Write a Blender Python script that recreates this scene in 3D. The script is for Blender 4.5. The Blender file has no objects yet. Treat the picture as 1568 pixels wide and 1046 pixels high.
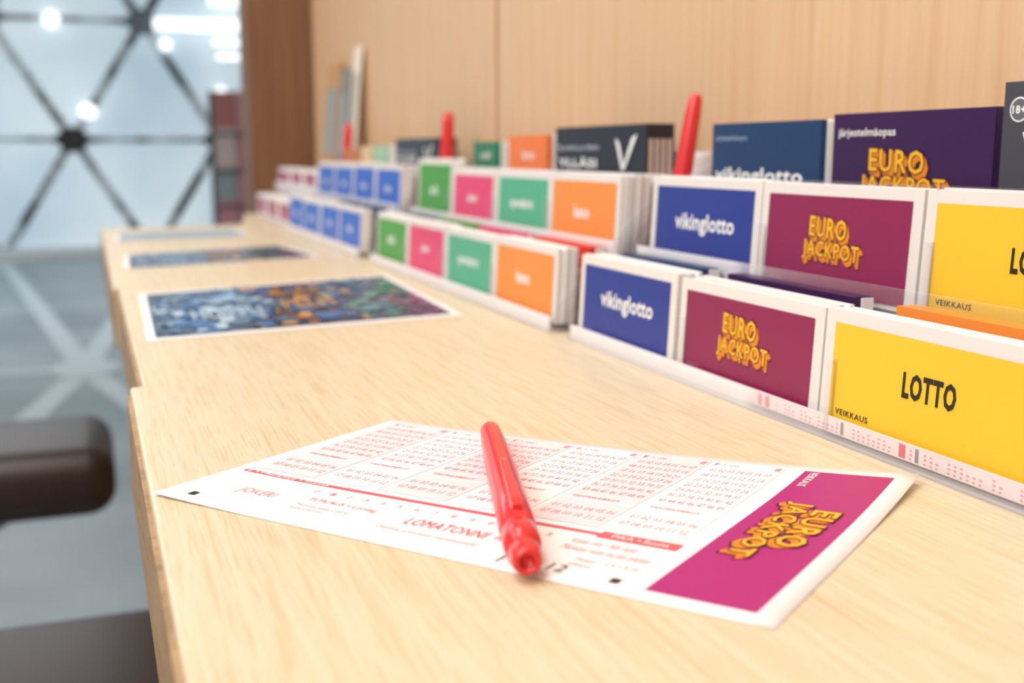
import bpy, math, random
from mathutils import Vector, Matrix
random.seed(7)
sc=bpy.context.scene
try:
    sc.view_settings.view_transform='Standard'
except Exception: pass

# ------------------------------------------------------------ helpers
def lin(h):
    h=h.lstrip('#'); o=[]
    for i in (0,2,4):
        c=int(h[i:i+2],16)/255
        o.append(c/12.92 if c<=.04045 else ((c+.055)/1.055)**2.4)
    return (*o,1)
MATS={}
def mat(name,col,rough=.5,spec=.5,emit=0,trans=0,coat=0,metal=0,sss=0):
    if name in MATS: return MATS[name]
    m=bpy.data.materials.new(name); m.use_nodes=True
    b=m.node_tree.nodes['Principled BSDF']
    c=lin(col) if isinstance(col,str) else col
    b.inputs['Base Color'].default_value=c
    b.inputs['Roughness'].default_value=rough
    b.inputs['Specular IOR Level'].default_value=spec
    b.inputs['Metallic'].default_value=metal
    b.inputs['Transmission Weight'].default_value=trans
    b.inputs['Coat Weight'].default_value=coat
    if emit:
        b.inputs['Emission Color'].default_value=c
        b.inputs['Emission Strength'].default_value=emit
    MATS[name]=m; return m

class MB:
    def __init__(s): s.v=[];s.f=[];s.m=[];s.mats=[]
    def mi(s,m):
        if m not in s.mats: s.mats.append(m)
        return s.mats.index(m)
    def add(s,vs,fs,m):
        o=len(s.v); s.v+= [tuple(v) for v in vs]; k=s.mi(m)
        for f in fs: s.f.append([i+o for i in f]); s.m.append(k)
    def box(s,x0,x1,y0,y1,z0,z1,m,fn=None):
        vs=[(x,y,z) for z in (z0,z1) for y in (y0,y1) for x in (x0,x1)]
        if fn: vs=[fn(*v) for v in vs]
        s.add(vs,[(0,2,3,1),(4,5,7,6),(0,1,5,4),(2,6,7,3),(0,4,6,2),(1,3,7,5)],m)
    def prism(s,poly,z0,z1,m):
        n=len(poly)
        vs=[(x,y,z0) for x,y in poly]+[(x,y,z1) for x,y in poly]
        fs=[tuple(range(n))[::-1],tuple(range(n,2*n))]+[(i,(i+1)%n,n+(i+1)%n,n+i) for i in range(n)]
        s.add(vs,fs,m)
    def quad(s,fn,a0,a1,b0,b1,e,m,na=1,nb=1):
        vs=[fn(a0+(a1-a0)*i/na,b0+(b1-b0)*j/nb,e) for j in range(nb+1) for i in range(na+1)]
        fs=[(j*(na+1)+i,j*(na+1)+i+1,(j+1)*(na+1)+i+1,(j+1)*(na+1)+i) for j in range(nb) for i in range(na)]
        s.add(vs,fs,m)
    def obj(s,name,parent=None,smooth=False,bevel=0,seg=2):
        me=bpy.data.meshes.new(name); me.from_pydata(s.v,[],s.f)
        for m in s.mats: me.materials.append(m)
        me.polygons.foreach_set('material_index',s.m)
        if smooth: me.polygons.foreach_set('use_smooth',[True]*len(s.f))
        me.update()
        o=bpy.data.objects.new(name,me); sc.collection.objects.link(o)
        if parent: o.parent=parent
        if bevel:
            b=o.modifiers.new('b','BEVEL'); b.width=bevel; b.segments=seg; b.limit_method='ANGLE'
        return o
def empty(name,loc=(0,0,0)):
    e=bpy.data.objects.new(name,None); sc.collection.objects.link(e); e.location=loc; e.empty_display_size=.05
    return e

_tc={}
def textgeo(body,bold=0.0,res=2,spacing=1.0,line=1.0):
    key=(body,bold,res,spacing,line)
    if key in _tc: return _tc[key]
    cu=bpy.data.curves.new('t','FONT'); cu.body=body; cu.size=1; cu.offset=bold; cu.resolution_u=res
    cu.space_character=spacing; cu.space_line=line
    ob=bpy.data.objects.new('t',cu); sc.collection.objects.link(ob)
    dg=bpy.context.evaluated_depsgraph_get(); dg.update()
    me=ob.evaluated_get(dg).to_mesh()
    vs=[(v.co.x,v.co.y) for v in me.vertices]; fs=[tuple(p.vertices) for p in me.polygons]
    ob.evaluated_get(dg).to_mesh_clear()
    bpy.data.objects.remove(ob); bpy.data.curves.remove(cu)
    xs=[v[0] for v in vs]; ys=[v[1] for v in vs]
    x0,x1,y0,y1=min(xs),max(xs),min(ys),max(ys)
    vs=[((x-x0)/(x1-x0),(y-y0)/(y1-y0)) for x,y in vs]
    _tc[key]=(vs,fs,(x1-x0)/(y1-y0)); return _tc[key]
def text(mb,fn,body,a0,a1,b0,b1,e,m,bold=.012,shear=0,res=2,line=1.0,spacing=None,jit=None):
    if spacing is None: spacing=1.0+bold*2.6
    vs,fs,_=textgeo(body,bold,res,spacing,line)
    mb.add([fn(a0+x*(a1-a0)+shear*y*(b1-b0),b0+y*(b1-b0)+(jit*(x-.5) if jit else 0),e) for x,y in vs],fs,m)

# ------------------------------------------------------------ materials
def nodes(name):
    m=bpy.data.materials.new(name); m.use_nodes=True
    return m,m.node_tree.nodes,m.node_tree.links,m.node_tree.nodes['Principled BSDF']
def wood(name,c_dark,c_mid,c_light,scale,rough=.4,coat=.0,pore=.5,rot=(0,0,0),pscale=None):
    m,N,L,b=nodes(name)
    tc=N.new('ShaderNodeTexCoord')
    mp=N.new('ShaderNodeMapping'); mp.inputs['Scale'].default_value=scale; mp.inputs['Rotation'].default_value=rot
    L.new(tc.outputs['Object'],mp.inputs[0])
    n1=N.new('ShaderNodeTexNoise'); n1.inputs['Scale'].default_value=1; n1.inputs['Detail'].default_value=5; n1.inputs['Roughness'].default_value=.6; n1.inputs['Distortion'].default_value=.4
    L.new(mp.outputs[0],n1.inputs['Vector'])
    cr=N.new('ShaderNodeValToRGB')
    cr.color_ramp.elements[0].position=.3; cr.color_ramp.elements[0].color=lin(c_dark)
    cr.color_ramp.elements[1].position=.7; cr.color_ramp.elements[1].color=lin(c_light)
    e=cr.color_ramp.elements.new(.45); e.color=lin(c_mid)
    L.new(n1.outputs[0],cr.inputs[0])
    mp2=N.new('ShaderNodeMapping'); mp2.inputs['Scale'].default_value=pscale or tuple(v*3 for v in scale); mp2.inputs['Rotation'].default_value=rot
    L.new(tc.outputs['Object'],mp2.inputs[0])
    n2=N.new('ShaderNodeTexNoise'); n2.inputs['Scale'].default_value=1; n2.inputs['Detail'].default_value=2
    L.new(mp2.outputs[0],n2.inputs['Vector'])
    r2=N.new('ShaderNodeValToRGB')
    r2.color_ramp.elements[0].position=.32; r2.color_ramp.elements[0].color=(1,1,1,1)
    r2.color_ramp.elements[1].position=.46; r2.color_ramp.elements[1].color=(0,0,0,1)
    L.new(n2.outputs[0],r2.inputs[0])
    mu=N.new('ShaderNodeMath'); mu.operation='MULTIPLY'; mu.inputs[1].default_value=pore
    L.new(r2.outputs[0],mu.inputs[0])
    mx=N.new('ShaderNodeMix'); mx.data_type='RGBA'
    L.new(mu.outputs[0],mx.inputs[0]); L.new(cr.outputs[0],mx.inputs[6]); mx.inputs[7].default_value=lin(c_dark)
    L.new(mx.outputs[2],b.inputs['Base Color'])
    b.inputs['Roughness'].default_value=rough; b.inputs['Coat Weight'].default_value=coat
    bp=N.new('ShaderNodeBump'); bp.inputs['Strength'].default_value=.05; bp.inputs['Distance'].default_value=.0004
    L.new(n2.outputs[0],bp.inputs['Height']); L.new(bp.outputs[0],b.inputs['Normal'])
    return m
W_TOP=wood('birch_laminate','#cdb691','#d9c9aa','#e0d2b8',(420,12,420),.38,pore=.85,pscale=(1150,36,1150),rot=(0,0,.05))
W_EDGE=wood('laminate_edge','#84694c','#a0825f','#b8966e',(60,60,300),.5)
W_WALL=wood('oak_veneer','#d2a981','#dab48e','#dfbb97',(120,120,3.5),.45,pore=.35,pscale=(420,420,12))
W_DARK=wood('brown_veneer','#6e4a30','#795338','#835c40',(90,90,5),.5,pore=.2)

WHITE=mat('paper_white','#f5f4f3',.6)
PAPER2=mat('paper_edge','#e2dcd8',.7)
BLUE=mat('print_royal_blue','#26388f',.4); MAG=mat('print_magenta','#8a1c4e',.4)
YEL=mat('print_yellow','#ecc12f',.4); ORA=mat('print_orange','#ee8f3e',.4)
MINT=mat('print_mint','#4fb08a',.4); PINK=mat('print_pink','#e23d72',.4)
GREEN=mat('print_green','#439a38',.4); LBLUE=mat('print_blue','#1f62c8',.4)
NAVY=mat('print_navy','#173a66',.35); PURP=mat('print_purple','#35104a',.35); BLK=mat('print_black','#1c2230',.35)
RED=mat('print_red','#d9382c',.4); INK=mat('ink_black','#221a14',.5); LOGO=mat('logo_yellow','#f7b928',.4); LOGO2=mat('logo_orange','#e98a20',.4)
DBR=mat('logo_outline','#43101f',.5); ROSE=mat('print_rose','#b05070',.4)
PMAG=mat('slip_magenta','#ad1a74',.45); PK1=mat('slip_tint','#f5dade',.6); PK2=mat('slip_ink','#e4959f',.6); PK3=mat('slip_red','#dc5f6a',.6)
GREY=mat('grey_card','#62646c',.5)

def acrylic():
    m,N,L,b=nodes('clear_acrylic')
    out=N['Material Output']; t=N.new('ShaderNodeBsdfTransparent'); t.inputs[0].default_value=(.985,.98,.985,1)
    b.inputs['Base Color'].default_value=(.95,.93,.94,1); b.inputs['Roughness'].default_value=.06
    fr=N.new('ShaderNodeFresnel'); fr.inputs[0].default_value=1.18
    ad=N.new('ShaderNodeMath'); ad.operation='ADD'; ad.inputs[1].default_value=.03; L.new(fr.outputs[0],ad.inputs[0])
    mx=N.new('ShaderNodeMixShader'); L.new(ad.outputs[0],mx.inputs[0]); L.new(t.outputs[0],mx.inputs[1]); L.new(b.outputs[0],mx.inputs[2])
    L.new(mx.outputs[0],out.inputs[0]); return m
ACR=acrylic()
REDPL=mat('red_plastic','#dc2f33',.24,coat=.15)

# ------------------------------------------------------------ camera
cam=bpy.data.objects.new('camera',bpy.data.cameras.new('camera')); sc.collection.objects.link(cam)
cam.location=(0,0,1.0); cam.rotation_euler=(math.radians(90-9.714),0,-math.radians(20.766))
cam.data.lens=39.03; cam.data.sensor_width=36; cam.data.clip_start=.01
cam.data.dof.use_dof=True; cam.data.dof.focus_distance=.355; cam.data.dof.aperture_fstop=9.5
sc.camera=cam

# ------------------------------------------------------------ room shell
WX=.36; FY=11.44
def floor_mat():
    m,N,L,b=nodes('polished_floor')
    tc=N.new('ShaderNodeTexCoord'); n=N.new('ShaderNodeTexNoise'); n.inputs['Scale'].default_value=1.2; n.inputs['Detail'].default_value=4
    L.new(tc.outputs['Object'],n.inputs['Vector'])
    cr=N.new('ShaderNodeValToRGB'); cr.color_ramp.elements[0].color=lin('#7a858b'); cr.color_ramp.elements[1].color=lin('#9ba6ab')
    cr.color_ramp.elements[0].position=.35; cr.color_ramp.elements[1].position=.65
    L.new(n.outputs[0],cr.inputs[0]); L.new(cr.outputs[0],b.inputs['Base Color']); b.inputs['Roughness'].default_value=.34
    return m
FLOOR=floor_mat(); LATTICE_LIGHT=mat('lattice_light_tint','#c4ced2',.35); PLAST=mat('white_plaster','#e9e6e1',.8); CEIL=mat('ceiling_white','#f2f0ec',.9)  # pale strip colour stands for lattice light mirrored in the floor
def slab(name,x0,x1,y0,y1,z0,z1,m):
    b=MB(); b.box(x0,x1,y0,y1,z0,z1,m); return b.obj(name)
slab('floor',-4,3.2,-3,FY+.2,-.1,0,FLOOR)
slab('ceiling',-4,3.2,-3,FY+.2,3.0,3.1,CEIL)
slab('wall_left',-4.1,-4,-3,FY+.2,0,3,PLAST)
slab('wall_back',-4,WX,-3.1,-3,0,3,PLAST)
slab('wall_far_right',3.2,3.3,1.98,FY+.2,0,3,PLAST)
b=MB()
seams=[-3,-1.9,-.9,.06,.99,1.876]
for i in range(len(seams)-1):
    b.box(WX,WX+.03,seams[i]+.005,seams[i+1]-.005,0,3,W_WALL)
b.box(WX+.03,WX+.1,-3,1.876,0,3,mat('seam_dark','#3a2414',.8))
b.obj('wall_right',bevel=.001,seg=1)
b=MB(); b.box(.256,3.2,1.88,1.98,0,3,W_DARK); b.obj('wall_return')

def frost():
    m,N,L,b=nodes('frosted_glass')
    tc=N.new('ShaderNodeTexCoord'); n=N.new('ShaderNodeTexNoise'); n.inputs['Scale'].default_value=.7; n.inputs['Detail'].default_value=2
    L.new(tc.outputs['Object'],n.inputs['Vector'])
    cr=N.new('ShaderNodeValToRGB'); cr.color_ramp.elements[0].color=lin('#b2c7d4'); cr.color_ramp.elements[1].color=lin('#e0ebf0')
    cr.color_ramp.elements[0].position=.3; cr.color_ramp.elements[1].position=.7
    L.new(n.outputs[0],cr.inputs[0]); L.new(cr.outputs[0],b.inputs['Base Color'])
    L.new(cr.outputs[0],b.inputs['Emission Color']); b.inputs['Emission Strength'].default_value=.52; b.inputs['Roughness'].default_value=.5
    return m
def gap():
    m,N,L,b=nodes('clear_gap')
    tc=N.new('ShaderNodeTexCoord'); n=N.new('ShaderNodeTexNoise'); n.inputs['Scale'].default_value=4.5; n.inputs['Detail'].default_value=3
    L.new(tc.outputs['Object'],n.inputs['Vector'])
    cr=N.new('ShaderNodeValToRGB'); cr.color_ramp.elements[0].color=lin('#32373b'); cr.color_ramp.elements[1].color=lin('#ccd5d9')
    cr.color_ramp.elements[0].position=.42; cr.color_ramp.elements[1].position=.57
    L.new(n.outputs[0],cr.inputs[0]); L.new(cr.outputs[0],b.inputs['Base Color']); b.inputs['Roughness'].default_value=.3
    return m
FR=frost(); GAP=gap()
win=empty('window_1')
b=MB(); b.box(-4,3.2,FY,FY+.05,0,3,FR); b.obj('glass_pane',win)
b=MB()
def bar(mb,p,q,w,fn,m):
    d=Vector(q)-Vector(p); n=Vector((-d.y,d.x)).normalized()*w/2; p=Vector(p);q=Vector(q)
    mb.add([fn(*(p+n)),fn(*(p-n)),fn(*(q-n)),fn(*(q+n))],[(0,1,2,3)],m)
SP=1.355; H0=1.11; DH=1.10
_wi=[0]
def wf(x,z): return (x,FY-.004-.0001*_wi[0],z)
wn=lambda x,z:(x,FY-.016,z)
def node_x(k,r): return -.10+SP*k+(SP/2 if r%2 else 0)
for r in range(-1,3):
    z=H0+DH*r
    for k in range(-3,3):
        x=node_x(k,r)
        _wi[0]=(_wi[0]+1)%90
        if z<2.95: bar(b,(x,z),(min(3.18,x+SP),z),.05,wf,GAP)
        for dx in (-SP/2,SP/2):
            x2,z2=x+dx,z+DH
            if z2>2.98:
                t=(2.98-z)/DH
                if t<=0: continue
                x2,z2=x+dx*t,2.98
            _wi[0]=(_wi[0]+1)%90
            bar(b,(x,z),(x2,z2),.08,wf,GAP)
        vs=[wn(x,z)]+[wn(x+.16*math.cos(a*math.pi/6)*(1.25 if a%2==0 else .8),max(.02,min(2.98,z+.12*math.sin(a*math.pi/6)))) for a in range(12)]
        if 0.5<z<2.95: b.add(vs,[(0,i+1,(i+1)%12+1) for i in range(12)],mat('node_dark','#2a2725',.5) if r==0 else mat('node_grey','#6a7479',.5))
b.obj('lattice',win)
b=MB(); b.box(-4,3.2,FY-.05,FY-.02,0,.10,mat('base_white','#e8edef',.4)); b.obj('baseboard_far')
b=MB(); _fi=[0]
def ff(x,y): return (x,y,.002+.0003*_fi[0])
c0=(-.06,5.45)
for q in [(-.76,11.2),(.60,11.2),(-.55,3.0),(.47,3.0),(-3.8,5.45),(3.1,5.45)]:
    bar(b,c0,q,.11,ff,LATTICE_LIGHT); _fi[0]+=1
for q in [(-1.44,5.45)]:
    for t in [(-.76,11.2),(-2.1,11.2),(-1.9,3.0),(-.9,3.0)]: bar(b,q,t,.11,ff,LATTICE_LIGHT); _fi[0]+=1
b.add([(c0[0]+.16*math.cos(a*math.pi/6),c0[1]+.24*math.sin(a*math.pi/6),.0055) for a in range(12)],[tuple(range(12))],LATTICE_LIGHT)
b.obj('floor_lattice_light')  # bars and disc paint the mirrored window lattice light on the floor

LT=mat('reflection_white','#ffffff',.5,emit=1.5)  # glowing white for reflections in the glass, no real lamps
def reflection_tube(x0,x1,z,y=FY-.12,r=.045):  # glowing tube stands for a strip-shaped reflection in the pane
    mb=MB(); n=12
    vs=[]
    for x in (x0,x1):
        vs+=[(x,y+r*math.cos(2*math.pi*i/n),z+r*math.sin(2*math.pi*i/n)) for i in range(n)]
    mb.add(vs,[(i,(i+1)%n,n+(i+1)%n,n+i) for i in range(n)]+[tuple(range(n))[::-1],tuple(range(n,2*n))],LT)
    mb.box(x0+.02,x1-.02,y+r*.5,y+.11,z-.015,z+.015,GREY)  # made-up bracket joining the reflection to the pane
    mb.obj('lights',win)  # tube-shaped reflections in the glass, no real lights
reflection_tube(.68,1.7,2.19,r=.05)
reflection_tube(1.2,1.7,2.42,r=.04); reflection_tube(1.22,1.7,2.03,r=.025); reflection_tube(1.25,1.7,1.90,r=.025)
def reflection_globe(x,z,r=.065,y=None):  # glowing ball stands for a small spot reflected in the pane
    me=bpy.data.meshes.new('reflection_globe'); import bmesh
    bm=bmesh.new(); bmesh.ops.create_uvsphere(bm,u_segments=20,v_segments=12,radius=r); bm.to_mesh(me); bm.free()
    me.materials.append(LT); o=bpy.data.objects.new('reflection_globe',me); sc.collection.objects.link(o); o.location=(x,FY-r,z); o.parent=win
reflection_globe(-.22,2.20,.07); reflection_globe(.05,1.37,.07); reflection_globe(.78,2.0,.05); reflection_globe(1.28,1.58,.04)

e=empty('magazine_stand')
b=MB(); b.box(.52,.9,5.12,5.16,0,1.26,GREY); b.box(.50,.9,4.9,5.16,0,.06,GREY); b.obj('frame',e)
b=MB(); cols=[mat('mag_rose','#b9797a',.5),mat('mag_pale','#d8c8c4',.5),mat('mag_teal','#9fb0b8',.5),mat('mag_pink','#cf97a2',.5),mat('mag_blue','#aebccc',.5),mat('mag_dark','#8a7478',.5)]
for i in range(7):
    for j in range(4):
        z=.15+i*.155; x=.53+j*.09
        yy=5.02-.012*((j+i)%2)
        b.box(x,x+.085,yy,yy+.01,z,z+.175,cols[(i*5+j*3+i*j)%6])
    b.box(.52,.9,4.99,5.12,.14+i*.155,.15+i*.155,GREY)
b.obj('magazines',e)

# ------------------------------------------------------------ counter
Z=.9
cnt=empty('counter')
SL=.17; ZB=.0006
def sec(x0,y0,y1,z,name):
    mb=MB()
    mb.prism([(x0,y0),(WX-.001,y0+SL*(WX-x0)),(WX-.001,y1+SL*(WX-x0)),(x0,y1)],z-.045,z,W_TOP)
    return mb.obj(name,cnt,bevel=.0012)
sec(.012,-.6,.495,Z,'top_front'); sec(.0175,.4968,.874,Z-ZB,'top_middle'); sec(.014,.8758,1.56,Z-ZB,'top_rear')
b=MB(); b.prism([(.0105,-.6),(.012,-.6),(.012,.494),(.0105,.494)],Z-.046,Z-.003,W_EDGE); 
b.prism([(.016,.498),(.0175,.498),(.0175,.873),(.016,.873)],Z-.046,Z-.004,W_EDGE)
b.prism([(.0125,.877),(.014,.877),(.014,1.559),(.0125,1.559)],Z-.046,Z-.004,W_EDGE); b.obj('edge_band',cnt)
b=MB(); 
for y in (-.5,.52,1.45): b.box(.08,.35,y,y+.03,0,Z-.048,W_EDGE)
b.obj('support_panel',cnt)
b=MB(); b.prism([(.2,1.598),(WX-.001,1.622),(WX-.001,1.87),(.24,1.87)],Z-.046,Z-ZB,W_TOP); b.obj('top_corner',cnt)

# ------------------------------------------------------------ stools
LEA=mat('dark_leather','#32241e',.4); METAL=mat('dark_metal','#3c3c3e',.3,metal=1)
def stool(x0,x1,y0,y1,zt,th):
    e=empty('bar_stool',((x0+x1)/2,(y0+y1)/2,0)); cx,cy=(x0+x1)/2,(y0+y1)/2
    mb=MB(); mb.box(x0-cx,x1-cx,y0-cy,y1-cy,zt-th,zt,LEA); o=mb.obj('seat_cushion',e,smooth=True)
    bv=o.modifiers.new('b','BEVEL'); bv.width=th*.40; bv.segments=6
    mb=MB(); n=20
    def cyl(r0,r1,z0,z1,m):
        vs=[(r0*math.cos(2*math.pi*i/n),r0*math.sin(2*math.pi*i/n),z0) for i in range(n)]+[(r1*math.cos(2*math.pi*i/n),r1*math.sin(2*math.pi*i/n),z1) for i in range(n)]
        mb.add(vs,[(i,(i+1)%n,n+(i+1)%n,n+i) for i in range(n)]+[tuple(range(n))[::-1],tuple(range(n,2*n))],m)
    cyl(.18,.17,0,.015,METAL); cyl(.17,.03,.015,.03,METAL); cyl(.025,.022,.03,zt-th,METAL); cyl(.05,.1,zt-th-.03,zt-th+.004,METAL)
    R,r=.14,.01
    vs=[((R+r*math.cos(b2))*math.cos(a),(R+r*math.cos(b2))*math.sin(a),.25+r*math.sin(b2)) for a in [2*math.pi*i/24 for i in range(24)] for b2 in [2*math.pi*j/8 for j in range(8)]]
    mb.add(vs,[(i*8+j,((i+1)%24)*8+j,((i+1)%24)*8+(j+1)%8,i*8+(j+1)%8) for i in range(24) for j in range(8)],METAL)
    mb.box(-R,R,-.008,.008,.243,.257,METAL)
    mb.obj('stand',e)
stool(-.36,.012,1.38,1.62,.645,.085)
stool(-.36,.065,.56,.85,.668,.10)

# ------------------------------------------------------------ posters on counter
def bil(P):
    A,B,C,D=P
    def fn(a,b,e=0):
        x=A[0]*(1-a)*(1-b)+B[0]*a*(1-b)+C[0]*a*b+D[0]*(1-a)*b
        y=A[1]*(1-a)*(1-b)+B[1]*a*(1-b)+C[1]*a*b+D[1]*(1-a)*b
        return (x,y,Z-ZB+.0003+e)
    return fn
BASEP=mat('pst_base','#2c4568',.25)
def poster(P,seed,n,grey=False):
    rnd=random.Random(seed); fn=bil(P); e=empty('poster')
    mb=MB(); mb.quad(fn,0,1,0,1,.0,WHITE); mb.obj('sheet',e)
    mb=MB(); mb.quad(fn,.025,.975,.04,.96,.0002,mat('pst_pale','#9aa9b4',.3) if grey else BASEP)
    C=lambda nm,h: mat('pst_'+nm,h,.28)
    left=[C('steel','#4a6f98'),C('sky','#8fb6d6'),C('navy','#2a4268'),C('blue','#3a70ae'),C('ice','#b8d0e0'),C('blue','#3a70ae'),C('slate','#54708c')]
    mid=[C('amber','#b8854a'),C('gold','#cfa260'),C('brown','#6b5040'),C('navy','#2a4268'),C('blue','#3a70ae'),C('slate','#54708c')]
    right=[C('green','#3f7f68'),C('teal','#4a8890'),C('ink','#26304a'),C('navy','#2a4268'),C('steel','#4a6f98'),C('sage','#7f9f90')]
    low=[C('pinky','#a85a80'),C('plum','#74466c'),C('ink','#26304a')]
    for i in range(n):
        a=rnd.uniform(.04,.95); c=rnd.uniform(.06,.93); r=rnd.uniform(.008,.030)
        pool=left if a+rnd.uniform(-.06,.06)<.42 else (mid if a+rnd.uniform(-.06,.06)<.68 else right)
        if a>.82 and c<.5: pool=low
        w=r*rnd.uniform(.6,1.8); h=r*rnd.uniform(1.0,2.6)
        k=rnd.choice((4,6,8)); ph=rnd.uniform(0,3)
        vs=[fn(min(.97,max(.03,a+w*math.cos(ph+2*math.pi*j/k))),min(.955,max(.045,c+h*math.sin(ph+2*math.pi*j/k))),.0003+i*.000002) for j in range(k)]
        mb.add(vs,[tuple(range(k))],rnd.choice(pool))
    if not grey:
        ee=.0003+n*.000002+.0001
        text(mb,fn,"HUIPPU",.15,.38,.26,.46,ee,C('ice','#b8d0e0'),bold=.01)
        text(mb,fn,"voittoja",.17,.36,.56,.72,ee,C('sky','#8fb6d6'),bold=.01)
        text(mb,fn,"PELIT",.46,.66,.34,.52,ee,C('gold','#cfa260'),bold=.01)
        text(mb,fn,"arvonta",.48,.64,.62,.74,ee,C('amber','#b8854a'),bold=.01)
    mb.obj('print',e)
poster([(.025,.6175),(.214,.649),(.226,.891),(.0296,.829)],3,420)
poster([(.0255,1.012),(.206,1.066),(.193,1.219),(.03,1.155)],5,220)
poster([(.026,1.33),(.18,1.36),(.18,1.50),(.03,1.47)],8,0,True)

# ------------------------------------------------------------ slip display racks
def facefn(xf,yl,z0,lean=.05,yaw=0):
    def fn(a,b,e=0): return (xf-e*1.0+lean*b+yaw*a, yl-a, z0+b)
    return fn
def logo(mb,fn,cx,cy,w,h,e=.0002,s=1):
    lines=[("EURO",cx-w*.40,cx+w*.26,cy+h*.04,cy+h*.5),("JACKPOT",cx-w*.5,cx+w*.5,cy-h*.5,cy-h*.03)]
    k=h*.03
    for i in (4,3,2,1):
        for t,a0,a1,b0,b1 in lines:
            text(mb,fn,t,a0-k*.5+i*k,a1+k*.5+i*k,b0-k*.5-i*k*1.2,b1+k*.5-i*k*1.2,e+(5-i)*.00004,LOGO2 if i<4 else DBR,bold=.035,spacing=1.12,jit=-h*.06)
    for t,a0,a1,b0,b1 in lines:
        text(mb,fn,t,a0-k,a1+k,b0-k,b1+k,e+.00022,DBR,bold=.055,spacing=1.12,jit=-h*.06)
        text(mb,fn,t,a0,a1,b0,b1,e+.0003,LOGO,bold=.018,spacing=1.12,jit=-h*.06)
def stack(mb,yl,yr,x,z0,z1,th,rnd):
    n=max(3,int(th/.0020)); t=th/n
    for i in range(n):
        dz=0 if i==0 else rnd.uniform(-.0012,.0008); dy=0 if i==0 else rnd.uniform(-.0006,.0010)
        mb.box(x+i*t,x+(i+1)*t-.0003,yr-dy,yl-dy,z0,z1+dz,WHITE if i%3 else PAPER2,fn=lambda X,Y,ZZ:(X+.05*(ZZ-z0),Y,ZZ))
WIDTH=.1035
def card(mb,kind,yl,x,z0,z1,th,rnd,w=WIDTH):
    yr=yl-w; H=z1-z0
    stack(mb,yl,yr,x,z0,z1,th,rnd)
    fn=facefn(x,yl,z0,.05); e=.0003
    bw=.0055; tb=.0045
    col={'viking':BLUE,'euro':MAG,'lotto':YEL,'orange':ORA,'mint':MINT,'pink':PINK,'green':GREEN,'blue':LBLUE,'rose':ROSE}[kind]
    mb.quad(fn,bw,w-bw,.002,H-tb,e,col)
    cx=w/2; cy=H*.49
    wt=WHITE
    if kind=='viking':
        text(mb,fn,"vikinglotto",cx-.025,cx+.031,cy-.0045,cy+.0062,e+.0002,wt,bold=.022,spacing=1.04)
        text(mb,fn,"VEIKKAUS",bw+.004,bw+.014,.0045,.0058,e+.0002,mat('dimprint','#7c86c0',.5))
    elif kind=='euro':
        logo(mb,fn,cx,cy+.001,.037,.0185,e)
        text(mb,fn,"VEIKKAUS",bw+.004,bw+.014,.0045,.0058,e+.0002,mat('dimprint2','#c07a9a',.5))
    elif kind=='lotto':
        text(mb,fn,"LOTTO",cx-.0095,cx+.0145,cy-.0027,cy+.0060,e+.0002,INK,bold=.035,spacing=1.14)
        text(mb,fn,"VEIKKAUS",bw+.004,bw+.0215,.0055,.0076,e+.0002,INK,bold=.01,spacing=1.12)
    else:
        nm={'orange':'keno','mint':'synttärit','pink':'jokeri','green':'milli','blue':'lotto','rose':'pore'}[kind]
        hw=.022 if kind=='mint' else .011
        text(mb,fn,nm,cx-hw,cx+hw,cy-.0035,cy+.0045,e+.0002,wt,bold=.03)
X1,X2,X3=.2425,.2815,.318
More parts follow.
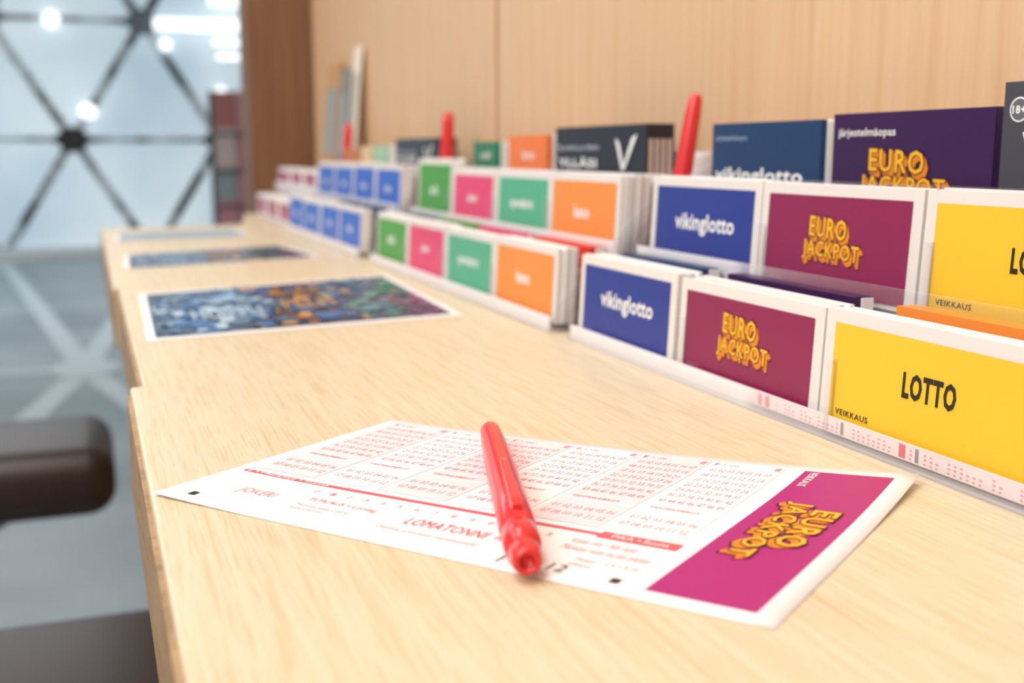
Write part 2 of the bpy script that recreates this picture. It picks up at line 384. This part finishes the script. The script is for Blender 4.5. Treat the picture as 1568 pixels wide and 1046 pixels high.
def rack(y0,y1,r1,r2,mid,seed,full=True):
    rnd=random.Random(seed); e=empty('slip_display_rack')
    mb=MB()
    def bx(x0,x1,z0,z1): mb.box(x0,x1,y0,y1,Z+z0,Z+z1,ACR)
    bx(.238,.336,0.0002,.0020)
    bx(.2378,.2386,.0002,.0085); bx(.2605,.2615,.0025,.034)
    bx(.2770,.2780,.0025,.050); bx(.2780,.309,.0385,.0398); bx(.309,.3100,.0025,.087)
    bx(.3100,.338,.080,.0815); bx(.338,.3390,.0025,.100)
    for y in (y0-.002,y1):
        prof=[(.238,0.0002),(.238,.009),(.2625,.032),(.2770,.045),(.2775,.050),(.302,.072),(.309,.087),(.3395,.10),(.3395,0.0002)]
        n=len(prof)
        vs=[(x,y,Z+z) for x,z in prof]+[(x,y+.002,Z+z) for x,z in prof]
        mb.add(vs,[tuple(range(n))[::-1],tuple(range(n,2*n))]+[(i,(i+1)%n,n+(i+1)%n,n+i) for i in range(n)],ACR)
    yy=y0+.107
    while yy<y1-.02:
        mb.box(.2395,.2605,yy-.0008,yy+.0008,Z+.0025,Z+.028,ACR); mb.box(.2785,.308,yy-.0008,yy+.0008,Z+.040,Z+.068,ACR); yy+=.107
    mb.obj('acrylic_stand',e)
    mb=MB()
    for k,yl in r1: card(mb,k,yl,X1+rnd.uniform(-.0004,.0006),Z+.0035,Z+.0455+rnd.uniform(-.0008,.0008),.0125 if full else .010,rnd)
    mb.obj('slips_lower_row',e)
    mb=MB()
    for k,yl in r2:
        top=.094 if k=='green' else .0865
        card(mb,k,yl,X2+rnd.uniform(-.0004,.0006),Z+.0405,Z+top+rnd.uniform(-.0008,.0008),.019 if k=='orange' else .011,rnd)
    mb.obj('slips_upper_row',e)
    mb=MB()
    for m,yl,w in mid:
        mb.box(.2655,.2740,yl-w,yl,Z+.0028,Z+.0462,m)
        fn=facefn(.2655,yl,Z+.003,0)
        mb.box(.2690,.2740,yl-w-.001,yl-w,Z+.0028,Z+.0457,WHITE)
        if m is PURP: text(mb,fn,"EURO",w*.40,w*.60,.026,.0405,.0006,LOGO,bold=.04)
    mb.obj('guides_middle_row',e)
    mb=MB(); fn=facefn(.2402,y1,Z+.0022,0)
    mb.quad(fn,.002,y1-y0-.002,0,.0060,0,mat('strip_paper','#f0e2e2',.6))
    a=.004
    while a<(y1-y0)-.012:
        r=rnd.random()
        if r<.03: mb.quad(fn,a,a+.003,.0006,.005,.0001,PK3); a+=.005
        elif r<.06: mb.quad(fn,a,a+.0015,.0006,.005,.0001,mat('strip_grey','#8a8488',.5)); a+=.004
        else:
            if r>.3: mb.quad(fn,a,a+.0010,.0008,.0013,.0001,PK2); mb.quad(fn,a,a+.0012,.0022,.0027,.0001,PK2)
            if r>.6: mb.quad(fn,a,a+.001,.0036,.0041,.0001,PK2)
            a+=.0026
    mb.obj('tear_strip',e)
    return e
rack(.105,.541,[('viking',.5385),('euro',.4320),('lotto',.3265),('blue',.2195)],
     [('viking',.5345),('euro',.4300),('lotto',.3245),('blue',.218)],
     [(NAVY,.535,.085),(PURP,.428,.088),(ORA,.316,.096),(NAVY,.214,.1)],1)
rack(.570,.995,[('orange',.676),('mint',.779),('pink',.884),('green',.990)],
     [('orange',.676),('mint',.779),('pink',.884),('green',.990)],
     [(RED,.665,.09),(PINK,.77,.09),(GREEN,.87,.09),(NAVY,.975,.09)],2)
rack(1.045,1.460,[('blue',1.15),('blue',1.254),('blue',1.357),('blue',1.458)],
     [('blue',1.15),('blue',1.254),('blue',1.357),('blue',1.458)],[(NAVY,1.14,.09),(NAVY,1.25,.09)],3,False)

# ------------------------------------------------------------ back row booklets and boxes
def booklet(yl,yr,ztop,col,th=.012,x=X3,name='guide_booklet_stack',deco=None,z0=.0818):
    mb=MB(); rnd=random.Random(int(yl*1000)); w=yl-yr
    n=4
    for i in range(n):
        t=th/n; dz=0 if i==0 else rnd.uniform(-.001,.0005)
        mb.box(x+i*t,x+(i+1)*t-.0003,yr+(.0 if i==0 else rnd.uniform(-.003,0)),yl,Z+z0,Z+ztop+dz,WHITE if i else col)
    fn=facefn(x,yl,Z+z0,0); mb.quad(fn,0,w,0,ztop-z0,.0002,col)
    if deco: deco(mb,fn,w,ztop-z0)
    return mb.obj(name)
def d_viking(mb,fn,w,h):
    text(mb,fn,"järjestelmäopas",.004,.034,h-.0095,h-.0062,.0004,mat('pale_ink','#9fb2cc',.5))
    text(mb,fn,"vikinglotto",.004,.083,.0005,.0100,.0004,WHITE,bold=.022,spacing=1.04)
def d_euro(mb,fn,w,h):
    text(mb,fn,"järjestelmäopas",.004,.042,h-.011,h-.0065,.0004,WHITE,bold=.01)
    logo(mb,fn,.047,.0085,.052,.021,.0004)
booklet(.532,.436,.1145,NAVY,deco=d_viking)
booklet(.427,.330,.1165,PURP,th=.014,deco=d_euro)
def d_18(mb,fn,w,h):
    n=24; 
    mb.add([fn(.0075+.0045*math.cos(2*math.pi*i/n),h-.010+.0045*math.sin(2*math.pi*i/n),.0003) for i in range(n)],[tuple(range(n))],WHITE)
    mb.add([fn(.0075+.0039*math.cos(2*math.pi*i/n),h-.010+.0039*math.sin(2*math.pi*i/n),.0004) for i in range(n)],[tuple(range(n))],GREY)
    text(mb,fn,"18+",.0045,.0106,h-.0115,h-.0085,.0005,WHITE,bold=.02)
    text(mb,fn,"VOITTO",.010,.06,h-.029,h-.018,.0005,WHITE,bold=.03)
booklet(.3265,.222,.1250,mat('charcoal_card','#45454f',.45),th=.012,deco=d_18)
def d_green(mb,fn,w,h): text(mb,fn,"milli",.02,.045,.012,.018,.0004,WHITE)
booklet(.933,.872,.108,mat('bottle_green','#1f7a55',.4),deco=d_green)
booklet(.845,.765,.112,mat('orange_red','#f07a3a',.4),th=.016,deco=lambda mb,fn,w,h:text(mb,fn,"keno",.03,.055,.012,.02,.0004,WHITE))
booklet(1.30,1.235,.107,mat('pale_mint','#a9cdb0',.5))
booklet(1.455,1.36,.104,mat('dull_orange','#c77a4a',.5))
booklet(1.36,1.31,.106,mat('cream_card','#e8c9a0',.5))
def blackbox(yl,yr,zt,name='black_leaflet_box'):
    mb=MB(); w=yl-yr; x=X3-.003; z0=.0818
    mb.box(x,x+.019,yr,yl,Z+z0,Z+zt,BLK)
    for i in range(4): mb.box(x+.002+i*.0042,x+.0045+i*.0042,yr-.0006,yr,Z+z0,Z+zt-.009,mat('box_inner','#cdb9ae',.5))
    fn=facefn(x,yl,Z+z0,0); h=zt-z0
    text(mb,fn,"PELAAMALLA PERIN",.004,w*.52,h-.0155,h-.0125,.0004,mat('pale2','#c7ccd6',.5),bold=.01)
    text(mb,fn,"YLLÄSI",.006,w*.5,.0075,.0145,.0004,WHITE,bold=.03)
    a,b0,b1=w*.70,.006,h-.008
    mb.add([fn(a,b1,.0005),fn(a+.006,b1-.003,.0005),fn(a+.012,b0+.004,.0005),fn(a+.010,b0,.0005)],[(0,3,2,1)],WHITE)
    mb.add([fn(a+.010,b0,.0006),fn(a+.014,b0+.001,.0006),fn(a+.031,b1+.002,.0006),fn(a+.024,b1,.0006)],[(0,1,2,3)],WHITE)
    return mb.obj(name)
blackbox(.742,.604,.1165); blackbox(1.185,1.03,.113)
# far end rack
e=empty('slip_display_rack')
mb=MB()
for (x,z0,z1) in ((.25,.003,.035),(.286,.045,.075)):
    for j in range(3):
        yl=1.50+.105*(j+1)-.02; mb.box(x,x+.02,yl-.1,yl,Z+z0,Z+z1,WHITE); mb.quad(facefn(x,yl,Z+z0,0),.01,.09,.004,z1-z0-.005,.0005,ROSE)
mb.obj('slips',e)
mb=MB(); mb.box(.245,.33,1.475,1.80,Z+.0002,Z+.002,ACR); mb.box(.278,.281,1.475,1.80,Z+.002,Z+.055,ACR); mb.box(.281,.31,1.475,1.80,Z+.040,Z+.044,ACR); mb.obj('acrylic_stand',e)

LH=empty('leaflet_holder')
for (y0,y1,zt,c) in ((1.56,1.62,.215,mat('leaf_grey','#8d8a86',.5)),(1.50,1.545,.240,mat('leaf_cream','#efe3d2',.5)),(1.63,1.72,.228,mat('leaf_warm','#c99a70',.5))):
    mb=MB(); mb.box(.335,.337,y0,y1,Z+.045,Z+zt,c,fn=lambda X,Y,ZZ:(X+.1*(ZZ-Z-.045),Y,ZZ)); mb.quad(facefn(.335,y1,Z+.045,.1),.012,(y1-y0)-.012,.05,zt-.08,.0005,mat('leaf_print','#9aa4a6',.5)); mb.obj('leaflet',LH)
mb=MB(); mb.box(.333,.359,1.48,1.74,Z+.040,Z+.045,ACR); mb.box(.331,.333,1.48,1.74,Z+.04,Z+.075,ACR);mb.obj('holder',LH)

# ------------------------------------------------------------ pens
def pen(near,far,L=.131,fat=1.0):
    near=Vector(near); far=Vector(far); d=(far-near).normalized()
    up=Vector((0,0,1)); 
    side=d.cross(up)
    if side.length<.4: side=d.cross(Vector((-1,0,0)))
    side.normalize(); up=side.cross(d).normalized()
    prof=[(0,.0022),(.0016,.002),(.0019,.0004),(.0027,.0),(.0034,.0014),(.0038,.004),(.0038,.007),(.0033,.0100),(.0030,.0112),(.0043,.0118),(.0046,.0135),(.0046,.020),(.0043,.0208),(.0043,.0218),(.0046,.0224),(.0046,.045),(.0045,.075),(.0041,.1),(.0037,.12),(.0033,.127),(.0024,.130),(0,.131)]
    n=32; mb=MB(); vs=[]
    s=L/.131
    for r,z in prof:
        for i in range(n):
            a=2*math.pi*i/n
            vs.append(near+d*z*s+side*r*fat*math.cos(a)+up*r*fat*math.sin(a))
    fs=[(k*n+i,k*n+(i+1)%n,(k+1)*n+(i+1)%n,(k+1)*n+i) for k in range(len(prof)-1) for i in range(n)]
    mb.add(vs,fs,REDPL)
    e=empty('red_pen')
    mb.obj('barrel',e,smooth=True)
    mb=MB()
    cl=[(.026,.0016,.0048,.0060),(.030,.0018,.0046,.0066),(.050,.0016,.0044,.0064),(.068,.0013,.0043,.0058),(.074,.0010,.0042,.0050)]
    vs=[]
    for z,w,lo,hi in cl:
        for (sx,h) in ((-w,lo-.001),(-w*.8,hi),(w*.8,hi),(w,lo-.001)): vs.append(near+d*z*s+side*sx*fat+up*h*fat)
    fs=[(k*4+i,k*4+(i+1)%4,(k+1)*4+(i+1)%4,(k+1)*4+i) for k in range(4) for i in range(4)]+[(3,2,1,0),(16,17,18,19)]
    mb.add(vs,fs,REDPL)
    mb.obj('clip',e,bevel=.0004)
    return e
pen((.0908,.2290,Z+.0053),(.1262,.3550,Z+.0048),L=.131,fat=1.04)
pen((.304,.563,Z+.004),(.3240,.562,Z+.131),L=.130,fat=1.2)
pen((.316,1.020,Z+.006),(.322,1.018,Z+.136),fat=1.5)
pen((.320,1.476,Z+.006),(.328,1.475,Z+.136),fat=1.5)

# ------------------------------------------------------------ the betting slip on the counter
A,B,C,D=(.0128,.3313),(.1025,.3938),(.2316,.2608),(.1305,.1875)
def S(u,v,e=0):
    x=A[0]*(1-u)*(1-v)+D[0]*u*(1-v)+C[0]*u*v+B[0]*(1-u)*v
    y=A[1]*(1-u)*(1-v)+D[1]*u*(1-v)+C[1]*u*v+B[1]*(1-u)*v
    k=max(0,u+v-1.45)/.55; k2=max(0,.25-u)/.25
    z=Z+.0004+.003*k*k+.0008*k2*k2+e
    return (x,y,z)
sl=empty('betting_slip')
mb=MB(); mb.quad(S,0,1,0,1,0,WHITE,24,16); o=mb.obj('sheet',sl,smooth=True)
so=o.modifiers.new('s','SOLIDIFY'); so.thickness=.0002; so.offset=-1
mb=MB()
E=.00012
mb.quad(S,.825,.968,.045,.955,E,PMAG,8,16)
def PT(a,b,e=0): return S(.825+b,1-a,E+e)
text(mb,PT,"VEIKKAUS",.055,.17,.012,.026,.0001,WHITE,bold=.01)
def PL(a,b,e=0): return S(.825+b/.186,1-a/.11,E+e)
logo(mb,PL,.055,.0135,.044,.0165,.0001)
mb.quad(S,.022,.80,.28,.298,E,PK3,24,1)
mb.quad(S,.68,.80,.268,.31,E+.00003,PK3,4,1)
text(mb,S,"PIKA • Suuna",.70,.785,.278,.30,E+.0001,WHITE,bold=.0)
text(mb,S,"E • Merkitse • Suuna",.03,.20,.281,.297,E+.0001,WHITE,bold=0)
cols=6
cw=(.80-.025)/cols
numtxt="\n".join(" ".join("%02d"%(r*7+c+1) for c in range(7)) for r in range(7))
num2="\n".join(" ".join("%02d"%(r*6+c+1) for c in range(6)) for r in range(2))
for c in range(cols):
    u0=.025+c*cw; u1=u0+cw-.008
    mb.quad(S,u0,u1,.325,.965,E,PK1 if c%2==0 else mat('slip_tint2','#f7ebec',.6),4,12)
    mb.quad(S,u0,u1,.50,.508,E+.00003,WHITE,4,1)
    text(mb,S,"ABCDEF"[c],u0+.004,u0+.011,.93,.95,E+.00008,PK3)
    text(mb,S,"1. rivi",u0+.02,u0+.045,.932,.947,E+.00008,PK2)
    mb.quad(S,u1-.014,u1-.004,.928,.952,E+.00008,PK2)
    text(mb,S,numtxt,u0+.008,u1-.008,.57,.90,E+.00008,PK2,bold=0,res=1,line=1.3,spacing=1.0)
    text(mb,S,"TÄHTINUMEROT",u0+.012,u1-.03,.515,.532,E+.00008,PK3,bold=.0)
    text(mb,S,num2,u0+.008,u1-.008,.37,.45,E+.00008,PK2,bold=0,res=1,line=1.3,spacing=1.0)
text(mb,S,"JOKERI",.095,.165,.12,.17,E+.0001,PK2,bold=.0,spacing=1.1)
text(mb,S,"TUPLAUS • Lördag",.22,.35,.16,.188,E+.0001,PK3,bold=.0)
text(mb,S,"Merkitse tästä 2,00 €\nmyös jokeriin",.22,.32,.09,.14,E+.0001,PK2,bold=0)
for k in range(14):
    text(mb,S,"%d"%(k%10),.20+k*.032,.208+k*.032,.225,.245,E+.0001,PK2,bold=0)
text(mb,S,"LOMATONNI",.415,.55,.135,.180,E+.0001,PK3,bold=.0,spacing=1.1)
text(mb,S,"PE FR",.565,.600,.145,.165,E+.0001,PK3,bold=.0)
text(mb,S,"Osallistu arvontaan merkitsemällä",.39,.56,.085,.105,E+.0001,PK2,bold=0)
text(mb,S,"Kaikki rivit • Alla rader\nMerkitse ruutu tai jätä tyhjäksi",.66,.79,.16,.245,E+.0001,PK2,bold=0)
text(mb,S,"Pelaan 1 2 4 5 8 10\nviikkoa",.70,.79,.09,.14,E+.0001,PK2,bold=0)
text(mb,S,"1 - 2",.615,.665,.03,.07,E+.0001,GREY,bold=.0)
text(mb,S,"12",.685,.71,.045,.085,E+.0001,GREY,bold=.0)
mb.quad(S,.047,.060,.04,.066,E+.0001,INK); mb.quad(S,.775,.788,.045,.07,E+.0001,INK)
mb.obj('print',sl)

# ------------------------------------------------------------ lights
def area(name,loc,sx,sy,e,col,rot=(0,0,0)):
    l=bpy.data.lights.new(name,'AREA'); l.shape='RECTANGLE'; l.size=sx; l.size_y=sy; l.energy=e; l.color=col
    o=bpy.data.objects.new(name,l); sc.collection.objects.link(o); o.location=loc; o.rotation_euler=rot; return o
area('fill_light_panel',(-.4,.6,2.9),.8,2.2,32,(1,.965,.925))
area('fill_light_panel',(-1.8,1.2,2.9),1.2,3.0,38,(1,.97,.94))  # used as side fill, boosted to brighten the card fronts
area('fill_light_panel',(-1.0,7.5,2.9),2.5,4.0,80,(.93,.97,1))
area('fill_light_panel',(-2.2,-1.0,2.6),1.5,1.5,54,(1,.97,.94),(math.radians(35),math.radians(-45),0))  # added tilted fill from behind left to lift the card fronts
w=bpy.data.worlds.new('w'); sc.world=w; w.use_nodes=True
w.node_tree.nodes['Background'].inputs[0].default_value=(1,.97,.94,1); w.node_tree.nodes['Background'].inputs[1].default_value=.4
